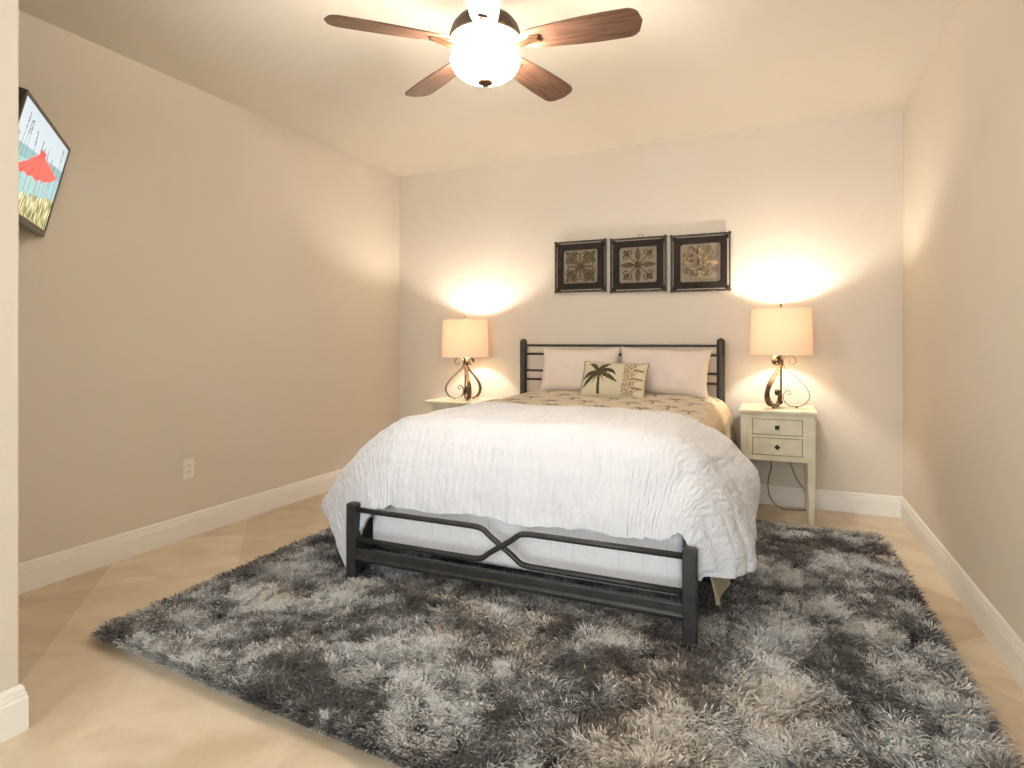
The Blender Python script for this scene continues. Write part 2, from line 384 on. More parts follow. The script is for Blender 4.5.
me.loops.add(F.size); me.loops.foreach_set('vertex_index', F.ravel().astype(np.int32))
me.polygons.add(len(F)); me.polygons.foreach_set('loop_start', (np.arange(len(F))*4).astype(np.int32)); me.polygons.foreach_set('loop_total', np.full(len(F), 4, dtype=np.int32))
me.update(calc_edges=True); me.materials.append(M['pile'])
tone = .5+1.05*(fb(X0, Y0, .25, 51)-.5)+.70*(fb(X0, Y0, .085, 61)-.5)+.35*(vnoise(X0, Y0, .022, 66)-.5)+rng.normal(0, .085, NS)
hue = fb(X0, Y0, .34, 71)+.07*(X0+.3)/1.2+rng.normal(0, .05, NS)  # random brown patches, plus warm light painted in as more brown to the right
dark = np.array(S(66,63,62)); mid = np.array(S(130,129,128)); lite = np.array(S(200,201,201))
bd = np.array(S(80,68,60)); bmid = np.array(S(142,129,116)); bl = np.array(S(204,194,182))
def ramp(t, a, m_, c):
    t = np.clip((t-.30)/.38, 0, 1)[:, None]
    return np.where(t < .45, a+(m_-a)*(t/.45), m_+(c-m_)*((t-.45)/.55))
hw = .8*np.clip((hue-.50)/.14, 0, 1)[:, None]
col = ramp(tone, dark, mid, lite)*(1-hw)+ramp(tone, bd, bmid, bl)*hw
c4 = np.ones((NS, 8, 4), dtype=np.float32); c4[:, :, :3] = col[:, None, :]
a = me.color_attributes.new('Col', 'FLOAT_COLOR', 'POINT'); a.data.foreach_set('color', c4.ravel())
pile = bpy.data.objects.new('pile', me); C.objects.link(pile); pile.parent = rug; pile['kind'] = 'stuff'

# ---------------------------------------------------------------- bed
BX0, BX1, FY, HY = -1.898, -.272, 2.340, 4.60
bed = thing('bed_frame', 'dark grey metal bed frame with low footboard and slatted headboard', 'bed', (-1.10, 3.4, 0))
O = Vector((-1.10, 3.4, 0))
def bb(): return MB()
def place(b): b.v = [(x-O.x, y-O.y, z) for x, y, z in b.v]; return b
HX0, HX1 = -1.925, -.362
for x in (HX0, HX1):
    b = bb(); prof = [(.028, .05), (.030, .07), (.030, 1.178)]+[(.030*math.cos(a), 1.178+.030*math.sin(a)) for a in np.linspace(.2, PI/2-.02, 7)]
    b.lathe(prof, (x, HY, 0), 24); b.lathe([(.022,.012),(.022,.05)], (x, HY, 0), 16)
    place(b).build('headboard_post', M['iron'], bed, smooth=True)
for z in (1.152, 1.082, .945, .873, .73, .66):
    b = bb(); b.tube([(HX0+.01, HY, z), (HX1-.01, HY, z)], .0095, 12); place(b).build('headboard_rail', M['iron'], bed, smooth=True)
for x in (BX0+.022, BX1-.022):
    b = bb(); b.rbox(x, FY, .012, .392, .027, .025, .027, .025, .005); b.rbox(x, FY, .392, .399, .027, .025, .021, .019, .005)
    place(b).build('footboard_post', M['iron'], bed)
# two crossing rails
xm = (BX0+BX1)/2
def scroll(s):   # s=+1: high on the left, low on the right
    zt, zb = .366, .226; zc = (zt+zb)/2
    pts = [(BX0+.03, zt), (xm-.135, zt), (xm-.09, zt-.008), (xm-.052, zt-.036), (xm, zc), (xm+.052, zb+.036), (xm+.09, zb+.008), (xm+.135, zb), (BX1-.03, zb)]
    path = [Vector((BX0+.03, 0, zt)), Vector((BX0+.4, 0, zt))]+smooth_path([(x, 0, z) for x, z in pts[1:-1]], 6)+[Vector((BX1-.4, 0, zb)), Vector((BX1-.03, 0, zb))]
    if s < 0: path = [Vector((p.x, 0, zt+zb-p.z)) for p in path]
    return [(p.x, FY+.004*s, p.z) for p in path]
for s in (1, -1):
    b = bb(); b.tube(scroll(s), .0125, 10); place(b).build('footboard_scroll_rail', M['iron'], bed, smooth='all')
b = bb(); b.box(BX0+.04, FY-.014, .122, BX1-.04, FY+.014, .185); place(b).build('footboard_lower_rail', M['iron'], bed, bevel=.004)
b = bb(); b.tube([(BX0+.04, FY-.010, .140), (BX1-.04, FY-.010, .140)], .013, 14); place(b).build('footboard_crossbar', M['iron'], bed, smooth=True)
for x in (BX0+.03, BX1-.03):
    b = bb(); b.box(x-.012, FY+.02, .135, x+.012, HY-.02, .185); place(b).build('side_rail', M['iron'], bed, bevel=.003)
for y in (2.75, 3.1, 3.45, 3.8, 4.15):
    b = bb(); b.box(BX0+.04, y-.03, .125, BX1-.04, y+.03, .148); place(b).build('slat', M['iron'], bed)

def puffbox(name, x0, y0, z0, x1, y1, z1, r, label, cat, n=2, amp=.004):
    b = MB(); cx, cy = (x0+x1)/2, (y0+y1)/2; b.box(x0-cx, y0-cy, 0, x1-cx, y1-cy, z1-z0)
    o = b.build(name, M['sheet'], smooth=False, loc=(cx, cy, z0))
    md = o.modifiers.new('bevel', 'BEVEL'); md.width = r; md.segments = 5
    for p in o.data.polygons: p.use_smooth = True
    return tag(o, label, cat)
bs = puffbox('box_spring', -1.865, 2.46, .150, -.340, 4.55, .43, .03, 'white quilted box spring seen through the footboard rails', 'box spring')
# quilting seams on the foot side
q = MB()
for k in range(15):
    x = -1.80+k*.1
    q.tube([(x, 2.4585, .21), (x, 2.4565, .31), (x, 2.4585, .41)], .0022, 6)
q.v = [(x+1.1025, y-3.505, z-.15) for x, y, z in q.v]; q.build('quilt_seams', M['sheet'], bs, smooth=True)
q = MB(); pts = [(-1.855, 2.418), (-.35, 2.418)]
q.tube([(-1.84-0+1.1025, 2.457-3.505, .165), (-.365+1.1025, 2.457-3.505, .165)], .004, 8); q.build('piping', M['sheet'], bs, smooth=True)
puffbox('mattress', -1.860, 2.52, .432, -.345, 4.55, .722, .10, 'white mattress between the box spring and the coverlet', 'mattress')

def drape(s, t, p):
    """cloth point (s across from bed centre, t along from the foot of the flat part) -> world"""
    xc = -1.1025; so = max(0, abs(s)-p['sx']); to = max(0, -t); e = p.get('e', 2.0)
    L = (so**e+to**e)**(1/e)
    if L > 1e-6: nx, ny = so/math.hypot(so, to), to/math.hypot(so, to)
    else: nx = ny = 0
    R_ = interp(L, p['L'], p['R']); Z_ = interp(L, p['L'], p['Z'])
    ry = p['ry']
    x = xc + math.copysign(min(abs(s), p['sx']) + nx*R_, s); y = p['y0'] + max(t, 0) - ny*R_*ry
    return Vector((x, y, Z_)), so, to, L
# coverlet
CV = dict(sx=.66, y0=2.53, ry=.40, e=2.4, L=[0,.05,.10,.15,.22,.40,.62,.78], R=[0,.049,.093,.128,.155,.175,.20,.235], Z=[.757,.752,.735,.705,.645,.46,.245,.10])
motifs = [(random.uniform(-.80,.8), random.uniform(1.02, 1.95), random.uniform(-.3,.3), k) for k in range(0)]
k = 0
for j in range(7):
    for i in range(9):
        motifs.append((-.86+i*.27+(.13 if j % 2 else 0)+random.uniform(-.03,.03), .92+j*.165+random.uniform(-.03,.03), random.uniform(-.25,.25), k)); k += 1
def palm_mask(x, y, k=0):    # little palm tree, unit size, trunk down
    d = math.hypot(x, y-.25)
    if abs(x+.03*math.sin(y*6)) < .05 and -.5 < y < .25: return True
    if abs(x) < .16 and -.52 < y < -.42: return True
    a = math.atan2(y-.25, x)
    for fa in (-.35, .35, 1.0, 2.1, 2.8, 3.5):
        bx, by = math.cos(fa), math.sin(fa)
        px_, py_ = x, y-.25+.45*(x*x)
        al = px_*bx+py_*by; pe = -px_*by+py_*bx
        if 0 < al < .55 and abs(pe) < .07*(1-al/.6)+.015: return True
    return False
beige = np.array(S(206,191,167)); olive = np.array(S(172,160,126)); brown = np.array(S(120,98,72)); tan = np.array(S(206,182,144))
def cover_col(s, t):
    a = abs(s)
    if a > .86: 
        c = olive
        if t > 1.0 and a > .98 and noise.noise(Vector((s*22, t*22, 3))) > .08: c = np.array(S(118,108,78))
        return (*c, 1)
    if a > .74: return (*tan, 1)
    for mx_, my_, r_, kk in motifs:
        dx, dy = s-mx_, t-my_
        if abs(dx) < .09 and abs(dy) < .09:
            ca, sa = math.cos(r_), math.sin(r_); X_, Y_ = (dx*ca-dy*sa)/.145, (dx*sa+dy*ca)/.145
            if palm_mask(X_, Y_): return (*(brown if kk % 2 else np.array(S(110,112,84))), 1)
    return (*beige, 1)
nu, nv = 330, 300
def cover_pt(a, c_):
    s = -1.42+a*2.84; t = -.11+c_*2.13
    p, so, to, L = drape(s, t, CV)
    n = fbm(Vector((s*3, t*3, 0)))*.006
    fold = max(0, L-.15)
    p.x += math.copysign(fold*min(1, max(.25, t/.5))*(.09*math.sin(t*9+1.5*noise.noise(Vector((t*2, 0, 1))))+.05*noise.noise(Vector((t*6, 2, 0)))), s)
    if L < .05: p.z += n
    p.z += .05*math.exp(-((s)/.75)**4)*min(1, max(0, (t-.8)/1.0))
    if abs(s) > .75: p.x += n
    und = min(1, max(0, (.92-t-.5*max(0, abs(s)-.6))/.15)); p.z -= .032*und*max(0, 1-L/.3); p.x -= math.copysign(.03*und*min(1, L/.15)*max(0, 1-max(0, L-.3)/.2), s); p.y += .03*und*min(1, to/.05)
    return p
v, f = grid(nu, nv, cover_pt)
cols = [cover_col(-1.42+i/(nu-1)*2.84, -.11+j/(nv-1)*2.13) for j in range(nv) for i in range(nu)]
cvo = mesh_obj('coverlet', [p-Vector((-1.1, 3.4, .77)) for p in v], f, M['cover'], cols=cols, solid=.006, loc=(-1.1, 3.4, .77))
tag(cvo, 'beige coverlet with small palm motifs, showing between pillows and white comforter', 'coverlet')

# comforter
DV = dict(sx=.56, y0=2.60, ry=.68, e=3.0,
          L=[0,.08,.16,.24,.32,.42,.52,.62,.72,.84,.95], R=[0,.078,.152,.220,.280,.345,.400,.440,.465,.470,.455],
          Z=[.796,.790,.770,.738,.690,.612,.520,.425,.330,.212,.11])
DVF = dict(DV, L=[0,.05,.10,.16,.24,.34,.46,.58,.70,.80], R=[0,.048,.092,.142,.20,.252,.295,.325,.335,.325], Z=[.796,.792,.780,.755,.700,.618,.505,.388,.28,.19])
def duvet_pt(a, c_):
    smax = 1.36; s = -smax+a*2*smax; side = 1 if s > 0 else -1
    hemf = .575+.02*noise.noise(Vector((s*4, 0, 0)))+.012*noise.noise(Vector((s*14, 5, 0)))     # cloth length over the foot
    k1 = min(1, max(0, (abs(s)-.45)/.65)); k1 = k1*k1*(3-2*k1)
    top = .80-.10*max(0, s)-(.30 if side > 0 else .20)*k1+.012*noise.noise(Vector((s*5, 9, 0)))
    t = -hemf + c_*(top+hemf)
    ps, so, to, L = drape(s, t, DV)              # side profile: wide sloping shoulders
    pf, so2, to2, L2 = drape(s, t, dict(DVF, sx=.56))
    so, to = so, to
    m = so/(so+to) if so+to > 1e-6 else .5
    m = m*m*(3-2*m)
    p = pf.lerp(ps, m)
    cr = min(1, so/.62)*min(1, to/.50)
    if side > 0: p.x -= .035*cr; p.y -= .03*cr; p.z += .08*cr*cr+.05*math.exp(-((so-.50)/.12)**2)*min(1, to/.45); p.x += .115*min(1, so/.45)*(1-.9*min(1, max(0, (so-.48)/.25)))*max(0, 1-abs(t-.46)/.44)-.03*min(1, so/.7)
    else:
        p.x += .075*cr; p.y -= .05*cr; p.z -= .00*cr
        p.z -= .04*math.sin(PI*min(1, so/.75)); p.x -= .20*min(1, so/.78)**2.4*max(0, 1-abs(t-.22)/.9)**.7*(1-.8*cr); p.z -= .13*max(0, (cr-.45)/.55)**1.3
    # puff and rumples
    wr = .011*fbm(Vector((s*4.2, t*3.4, 2)))+.007*noise.noise(Vector((s*11, t*5, 7)))
    seam = .0019*math.sin(s*2*PI/.034+2.6*noise.noise(Vector((s*6, t*9, 1))))*(.3+1.2*abs(noise.noise(Vector((s*9, t*14, 4)))))
    seam += .0022*noise.noise(Vector((s*34, t*16, 9)))
    scal = .010*abs(math.sin(t*PI/.16+.8))*min(1, so/.3)+.012*noise.noise(Vector((t*7, s*5, 3)))*min(1, so/.3)
    nx = so/(so+to+1e-6); ny = to/(so+to+1e-6); kb = min(1, max(0, (L-.06)/.24)); kb = kb*kb*(3-2*kb)
    p.x += side*nx*kb*(wr*1.4+seam+scal); p.y -= ny*kb*(wr*.9+seam*1.2); p.z += (wr+seam)*(1-kb)
    eb = (t-(top-.06))/.06      # the rolled edge near the head sinks on the coverlet
    if eb > 0: p.z -= .020*eb**2*max(0, 1-so/.4)
    return p
nu, nv = 470, 300
v, f = grid(nu, nv, duvet_pt)
uvs = []
for j in range(nv):
    for i in range(nu): uvs.append((i/(nu-1)*2.72, j/(nv-1)*1.45))
dvo = mesh_obj('comforter', [p-Vector((-1.1, 3.0, .8)) for p in v], f, M['duvet'], uvs=uvs, solid=.026, loc=(-1.1, 3.0, .8))
dvo.modifiers['solid'].offset = -.2
tag(dvo, 'puffy white crinkled comforter draped over the foot of the bed', 'comforter')

# pillows
def pillow(name, w, h, th, m, nu=90, nv=60, cols=None, pinch=.055, corner=.02, seed=0, sag=0):
    v = []; f = []; vc = []
    for side in (1, -1):
        base = len(v)
        for j in range(nv):
            for i in range(nu):
                a = -1+2*i/(nu-1); c_ = -1+2*j/(nv-1)
                x = a*w/2*(1-pinch*(1-c_*c_)**1.0*0-pinch*(1-abs(c_)**2.5)*abs(a)**3); y = c_*h/2*(1-pinch*1.3*(1-abs(a)**2.5)*abs(c_)**3)
                k = max(0, (1-abs(a)**3.2)*(1-abs(c_)**3.2))
                z = side*(th/2)*k**.55
                n = noise.noise(Vector((x*7+seed, y*7, side)))*.012+noise.noise(Vector((x*18+seed, y*18, side)))*.004
                z += n*k**.5; v.append(Vector((x, y, z)))
                if cols: vc.append((*cols((a+1)/2, (c_+1)/2), 1))
        for j in range(nv-1):
            for i in range(nu-1):
                q = (base+j*nu+i, base+j*nu+i+1, base+(j+1)*nu+i+1, base+(j+1)*nu+i); f.append(q if side > 0 else q[::-1])
    me_v = v
    o = mesh_obj(name, me_v, f, m, cols=vc if cols else None)
    bm = bmesh.new(); bm.from_mesh(o.data); bmesh.ops.remove_doubles(bm, verts=bm.verts, dist=.0004); bm.to_mesh(o.data); bm.free()
    return o
def pil_place(o, x, y, z, lean, rz=0, roll=0):
    o.matrix_world = Matrix.Translation((x, y, z)) @ Matrix.Rotation(rz, 4, 'Z') @ Matrix.Rotation(lean, 4, 'X') @ Matrix.Rotation(roll, 4, 'Z')
for x, pw, rz, roll, lab, sd in ((-1.385, .63, .0, .02, 'large plain pale pillow leaning on the headboard, left of the two', 0), (-.748, .665, -.0, -.035, 'large plain pale pillow leaning on the headboard, right of the two', 5)):
    p_ = pillow('pillow', pw, .37, .16, M['pillow'], seed=sd, pinch=.075); pil_place(p_, x, 4.42, .96, math.radians(70), rz, roll)
    tag(p_, lab, 'pillow', 'pale bed pillows')
    e = MB(); w, h = pw, .37
    pts = []
    for k in range(160):
        tt = k/160*4; sd_ = int(tt); fr = -1+2*(tt-sd_)
        a, c_ = [(fr, -1), (1, fr), (-fr, 1), (-1, -fr)][sd_]
        pts.append((a*w/2*(1-.075*(1-abs(c_)**2.5)*abs(a)**3), c_*h/2*(1-.0975*(1-abs(a)**2.5)*abs(c_)**3), 0))
    e.tube(pts, .003, 6, closed=True); e.build('seam', M['pillow'], p_, smooth='all')
# palm cushion
cream_c = np.array(S(206,196,168)); dk = np.array(S(72,64,48)); gr = np.array(S(104,98,66)); rd = np.array(S(150,110,84))
def seg_d(px_, py_, ax, ay, bx, by):
    dx, dy = bx-ax, by-ay; t = max(0, min(1, ((px_-ax)*dx+(py_-ay)*dy)/(dx*dx+dy*dy))); return math.hypot(px_-ax-dx*t, py_-ay-dy*t), t
def palm_col(u, v):
    x, y = u*1.55, v      # aspect
    n = noise.noise(Vector((x*70, y*70, 0)))
    if x < 1.02:
        hx, hy = .44, .62
        if abs(x-(hx+.015+.05*(hy-y)*(1 if y < hy else 0))) < .026+.012*(1-y) and .07 < y < hy: return dk if n > -.15 else gr
        fr = [((.44,.62),(.22,.66),(.04,.40)), ((.44,.62),(.26,.52),(.08,.20)), ((.44,.62),(.34,.86),(.17,.88)), ((.44,.62),(.52,.86),(.72,.86)),
              ((.44,.62),(.70,.80),(.86,.58)), ((.44,.62),(.66,.58),(.92,.38)), ((.44,.62),(.40,.50),(.30,.30)), ((.44,.62),(.52,.52),(.62,.36))]
        for k, (a, b_, c) in enumerate(fr):
            best = 9; bt = 0
            for i in range(10):
                t0, t1 = i/10, (i+1)/10
                q = lambda t: ((1-t)**2*a[0]+2*t*(1-t)*b_[0]+t*t*c[0], (1-t)**2*a[1]+2*t*(1-t)*b_[1]+t*t*c[1])
                d_, tt = seg_d(x, y, *q(t0), *q(t1))
                if d_ < best: best = d_; bt = (i+tt)/10
            wd_ = (.018 if k > 5 else .078)*math.sin(PI*min(.96, bt*.85+.12))
            if best < wd_*(.75+.5*noise.noise(Vector((x*45, y*45, k)))): return dk if n > -.25 else gr
        return cream_c*(1+.06*n)
    if x < 1.30 and .07 < v < .95:
        return rd if (noise.noise(Vector((x*48, y*22, 8))) > .02) else cream_c
    if x < 1.50 and .07 < v < .95:
        k = (v*4.2) % 1; edge_ = 1.30+.17*math.sin(PI*k)
        if k < .2: return rd*.9
        return cream_c*1.05 if x > 1.48-edge_+1.30 else (rd if n > .15 else cream_c)
    return cream_c
pc = pillow('palm_cushion', .47, .285, .12, M['palm'], 220, 140, cols=palm_col, pinch=.04, seed=9)
pil_place(pc, -1.05, 4.165, .905, math.radians(62), .0, -.03)
tag(pc, 'small oblong cushion printed with a dark palm tree, in front of the pillows', 'cushion')
e = MB(); w, h = .47, .285; pts = []
for k in range(120):
    tt = k/120*4; sd_ = int(tt); fr = -1+2*(tt-sd_); a, c_ = [(fr, -1), (1, fr), (-fr, 1), (-1, -fr)][sd_]
    pts.append((a*w/2*(1-.04*(1-abs(c_)**2.5)*abs(a)**3), c_*h/2*(1-.052*(1-abs(a)**2.5)*abs(c_)**3), 0))
e.tube(pts, .0045, 6, closed=True); e.build('piping', M['piping'], pc, smooth='all')

# ---------------------------------------------------------------- nightstands
def nightstand(x, y, top, label):
    t = thing('nightstand', label, 'nightstand', (x, y, 0), 0, 'cream nightstands beside the bed')
    w, d = .235, .235
    b = MB(); b.box(-w, -d, top-.022, w, d, top); b.build('top', M['cream'], t, bevel=.006)
    b = MB(); b.box(-w+.012, -d+.010, top-.032, w-.012, d-.01, top-.022); b.build('moulding', M['cream'], t, bevel=.003)
    zb = top-.33; fy = -d+.022
    b = MB()   # case: stiles and rails around the drawers, plus sides and back
    b.box(-w+.02, fy, zb, -w+.085, fy+.02, top-.032); b.box(w-.085, fy, zb, w-.02, fy+.02, top-.032)
    for z0, z1 in ((zb, zb+.035), (zb+.150, zb+.168), (top-.058, top-.032)): b.box(-w+.085, fy, z0, w-.085, fy+.02, z1)
    b.box(-w+.02, fy+.02, zb+.01, -w+.035, d-.02, top-.032); b.box(w-.035, fy+.02, zb+.01, w-.02, d-.02, top-.032)
    b.box(-w+.035, d-.035, zb+.01, w-.035, d-.02, top-.032); b.box(-w+.035, fy+.02, zb+.01, w-.035, d-.035, zb+.02)
    b.build('case', M['cream'], t, bevel=.0015)
    for k, (z0, z1) in enumerate(((zb+.168, top-.058), (zb+.035, zb+.150))):
        b = MB(); b.cur = 1; b.box(-w+.0855, fy+.012, z0+.0005, w-.0855, fy+.018, z1-.0005); b.cur = 0
        b.box(-w+.0885, fy+.002, z0+.0035, w-.0885, fy+.014, z1-.0035)
        dr = b.build('drawer', [M['cream'], M['groove']], t, bevel=.002)
        b = MB(); zc = (z0+z1)/2; s = .013
        b.lathe([(.006,0),(.005,.010),(.007,.014)], (0,0,0), 12)
        b.rbox(0, 0, .013, .019, s-.003, s-.003, s, s, .002); b.rbox(0, 0, .019, .026, s, s, s*.35, s*.35, .002)
        ca, sa = math.cos(PI/4*k), math.sin(PI/4*k)
        b.v = [(px_*ca-py_*sa, fy+.003-pz_, zc+px_*sa+py_*ca) for px_, py_, pz_ in b.v]
        b.build('knob', M['knob'], dr)
    for sx in (-1, 1):
        for sy in (-1, 1):
            b = MB(); cx = sx*(w-.035); cy = sy*(d-.045)
            b.rbox(cx+0*sx, cy, zb, top-.034, .0245, .0245, .0245, .0245, .004)
            b.rbox(cx, cy, 0.0, zb, .0165, .0165, .0245, .0245, .004)
            b.build('leg', M['cream'], t)
    return t
NR = (.013, 4.452, .735); NL = (-2.425, 4.452, .695)
nightstand(*NR, 'distressed cream two-drawer nightstand on the right, beneath the right-hand lamp')
nightstand(*NL, 'cream nightstand on the left, mostly hidden by the white comforter')

# ---------------------------------------------------------------- table lamps
def table_lamp(x, y, z, rot, label):
    t = thing('table_lamp', label, 'lamp', (x, y, z), rot, 'scrolled iron bedside lamps')
    prof = smooth_path([(.040,0,.100),(.050,0,.088),(.062,0,.100),(.054,0,.118),(.030,0,.112),(.014,0,.085),(.018,0,.050),(.045,0,.020),(.085,0,.012),(.135,0,.022),(.168,0,.060),(.172,0,.100),(.150,0,.145),(.110,0,.190),(.060,0,.235),(.022,0,.275),(.013,0,.305),(.022,0,.335),(.055,0,.355),(.082,0,.340),(.090,0,.312),(.070,0,.292),(.052,0,.305),(.056,0,.322)], 7)
    b = MB(); b.tube([(0,0,.035),(0,0,.37)], .0065, 12); b.lathe([(.001,.02),(.010,.03),(.012,.04),(.006,.05)], (0,0,0), 14); b.lathe([(.013,.285),(.016,.295),(.016,.315),(.013,.325)], (0,0,0), 16)
    b.build('pole', M['lampiron'], t, smooth=True)
    for k in range(3):
        a = k*2*PI/3; ca, sa = math.cos(a), math.sin(a)
        m = len(prof); hws = [(.0035+.0125*min(1, (i/m)/.25)*min(1, max(.2, (1-i/m)/.2))) for i in range(m)]
        b = MB(); b.sweep_rect([(p.x*ca, p.x*sa, p.z) for p in prof], (-sa, ca, 0), .01, .0022, hws=hws)
        sc_ = b.build('scroll', M['lampiron'], t, smooth=True)
        b = MB(); b.ball((.095*ca, .095*sa, .0065), .0065); b.build('ball_foot', M['knob'], sc_, smooth='all')
    b = MB(); b.lathe([(.016,.365),(.018,.375),(.018,.43),(.012,.44)], (0,0,0), 16); b.build('socket', M['lampiron'], t, smooth=True)
    b = MB(); b.lathe([(.012,.44),(.028,.475),(.030,.50),(.02,.525),(.002,.535)], (0,0,0), 20)
    b.build('bulb', mat('lit_bulb', (1,1,1), .3, emis=(1,.78,.5), estr=6), t, smooth=True)
    hp = [(.016*1, 0, .375)]+[(.055*math.sin(a_)+0, 0, .52-.13*math.cos(a_)) for a_ in np.linspace(.5, PI, 10)]
    hp2 = hp+[(-px_, 0, pz_) for px_, _, pz_ in hp[::-1]]
    b = MB(); b.tube(smooth_path(hp2, 3), .002, 6); b.build('harp', M['lampiron'], t, smooth='all')
    # shade
    r0, r1, z0, z1 = .196, .187, .360, .668
    b = MB(); n = 64; v = []; f = []
    b.lathe([(r0-.0015, z0), (r0, z0), (r1, z1), (r1-.0015, z1), (r0-.0015, z0)], (0,0,0), 64, cap=False)
    sh = b.build('lamp_shade', M['shade'], t, smooth=True)
    for rr_, zz_ in ((r0, z0+.001), (r1, z1-.001)):
        b = MB(); b.tube([(rr_*math.cos(a_), rr_*math.sin(a_), zz_) for a_ in np.linspace(0, 2*PI, 64, endpoint=False)], .0022, 6, closed=True)
        b.build('trim_ring', M['shade'], sh, smooth='all')
    b = MB()
    for k in range(3):
        a_ = k*2*PI/3+.5; b.tube([(.004*math.cos(a_), .004*math.sin(a_), z1-.022), (r1*math.cos(a_)*.995, r1*math.sin(a_)*.995, z1-.006)], .0018, 6)
    b.build('spider', M['lampiron'], sh, smooth='all')
    b = MB(); b.lathe([(.003,z1-.025),(.004,z1+.005),(.010,z1+.010),(.006,z1+.016),(.009,z1+.025),(.007,z1+.033),(.001,z1+.037)], (0,0,0), 16); b.build('finial', M['lampiron'], t, smooth=True)
    lamp('bulb_light', 'POINT', (0, 0, .555), LAMP_POWER, WARM, .035, parent=t)
    return t
camdir = lambda x, y: math.atan2(-y, -x)
table_lamp(.037, 4.43, NR[2], 0, 'iron scroll table lamp with drum shade on the right nightstand')
table_lamp(-2.385, 4.43, NL[2], camdir(-2.395, 4.43)+.2, 'iron scroll table lamp with drum shade on the left nightstand')
# lamp cord behind the right nightstand
b = MB(); o_ = Vector((.0, 4.68, 0))
p1 = smooth_path([(-.03,4.69,.40),(-.025,4.685,.28),(-.045,4.68,.18),(-.04,4.66,.09),(.0,4.63,.03),(.05,4.60,.008),(.13,4.61,.006),(.20,4.64,.008),(.235,4.67,.03),(.235,4.70,.07),(.215,4.706,.10)], 6)
p2 = smooth_path([(.08,4.70,.42),(.10,4.70,.32),(.135,4.70,.22),(.19,4.70,.13),(.21,4.70,.105)], 6)
b.tube([p-o_ for p in p1], .003, 6); b.tube([p-o_ for p in p2], .003, 6)
tag(b.build('lamp_cord', M['blackcord'], None, smooth='all', loc=tuple(o_)), 'thin dark lamp cord hanging to the floor behind the right nightstand', 'cord')

# ---------------------------------------------------------------- three framed iron ornaments
def arc(cx, cy, r, a0, a1, n=14, r1=None):
    r1 = r if r1 is None else r1
    return [(cx+(r+(r1-r)*k/n)*math.cos(a0+(a1-a0)*k/n), cy+(r+(r1-r)*k/n)*math.sin(a0+(a1-a0)*k/n)) for k in range(n+1)]
def leaf(b, L0, L1, w, ang, zoff=0, n=10):   # pointed ridged leaf from radius L0 to L1
    ca, sa = math.cos(ang), math.sin(ang); v = []; f = []
    for k in range(n+1):
        t = k/n; h_ = w*math.sin(PI*min(1, max(0, t**.8)))**.8+.0006; x = L0+(L1-L0)*t
        for yy, zz in ((-h_, 0), (0, -.006), (h_, 0), (0, .003)): v.append((x*ca-yy*sa, x*sa+yy*ca, zz))
    V_ = [(px_, pz_+zoff-.012, py_) for px_, py_, pz_ in v]
    for k in range(n):
        for q in range(4): q2 = (q+1)%4; f.append((k*4+q, k*4+q2, k*4+4+q2, k*4+4+q))
    b.add(V_, f)
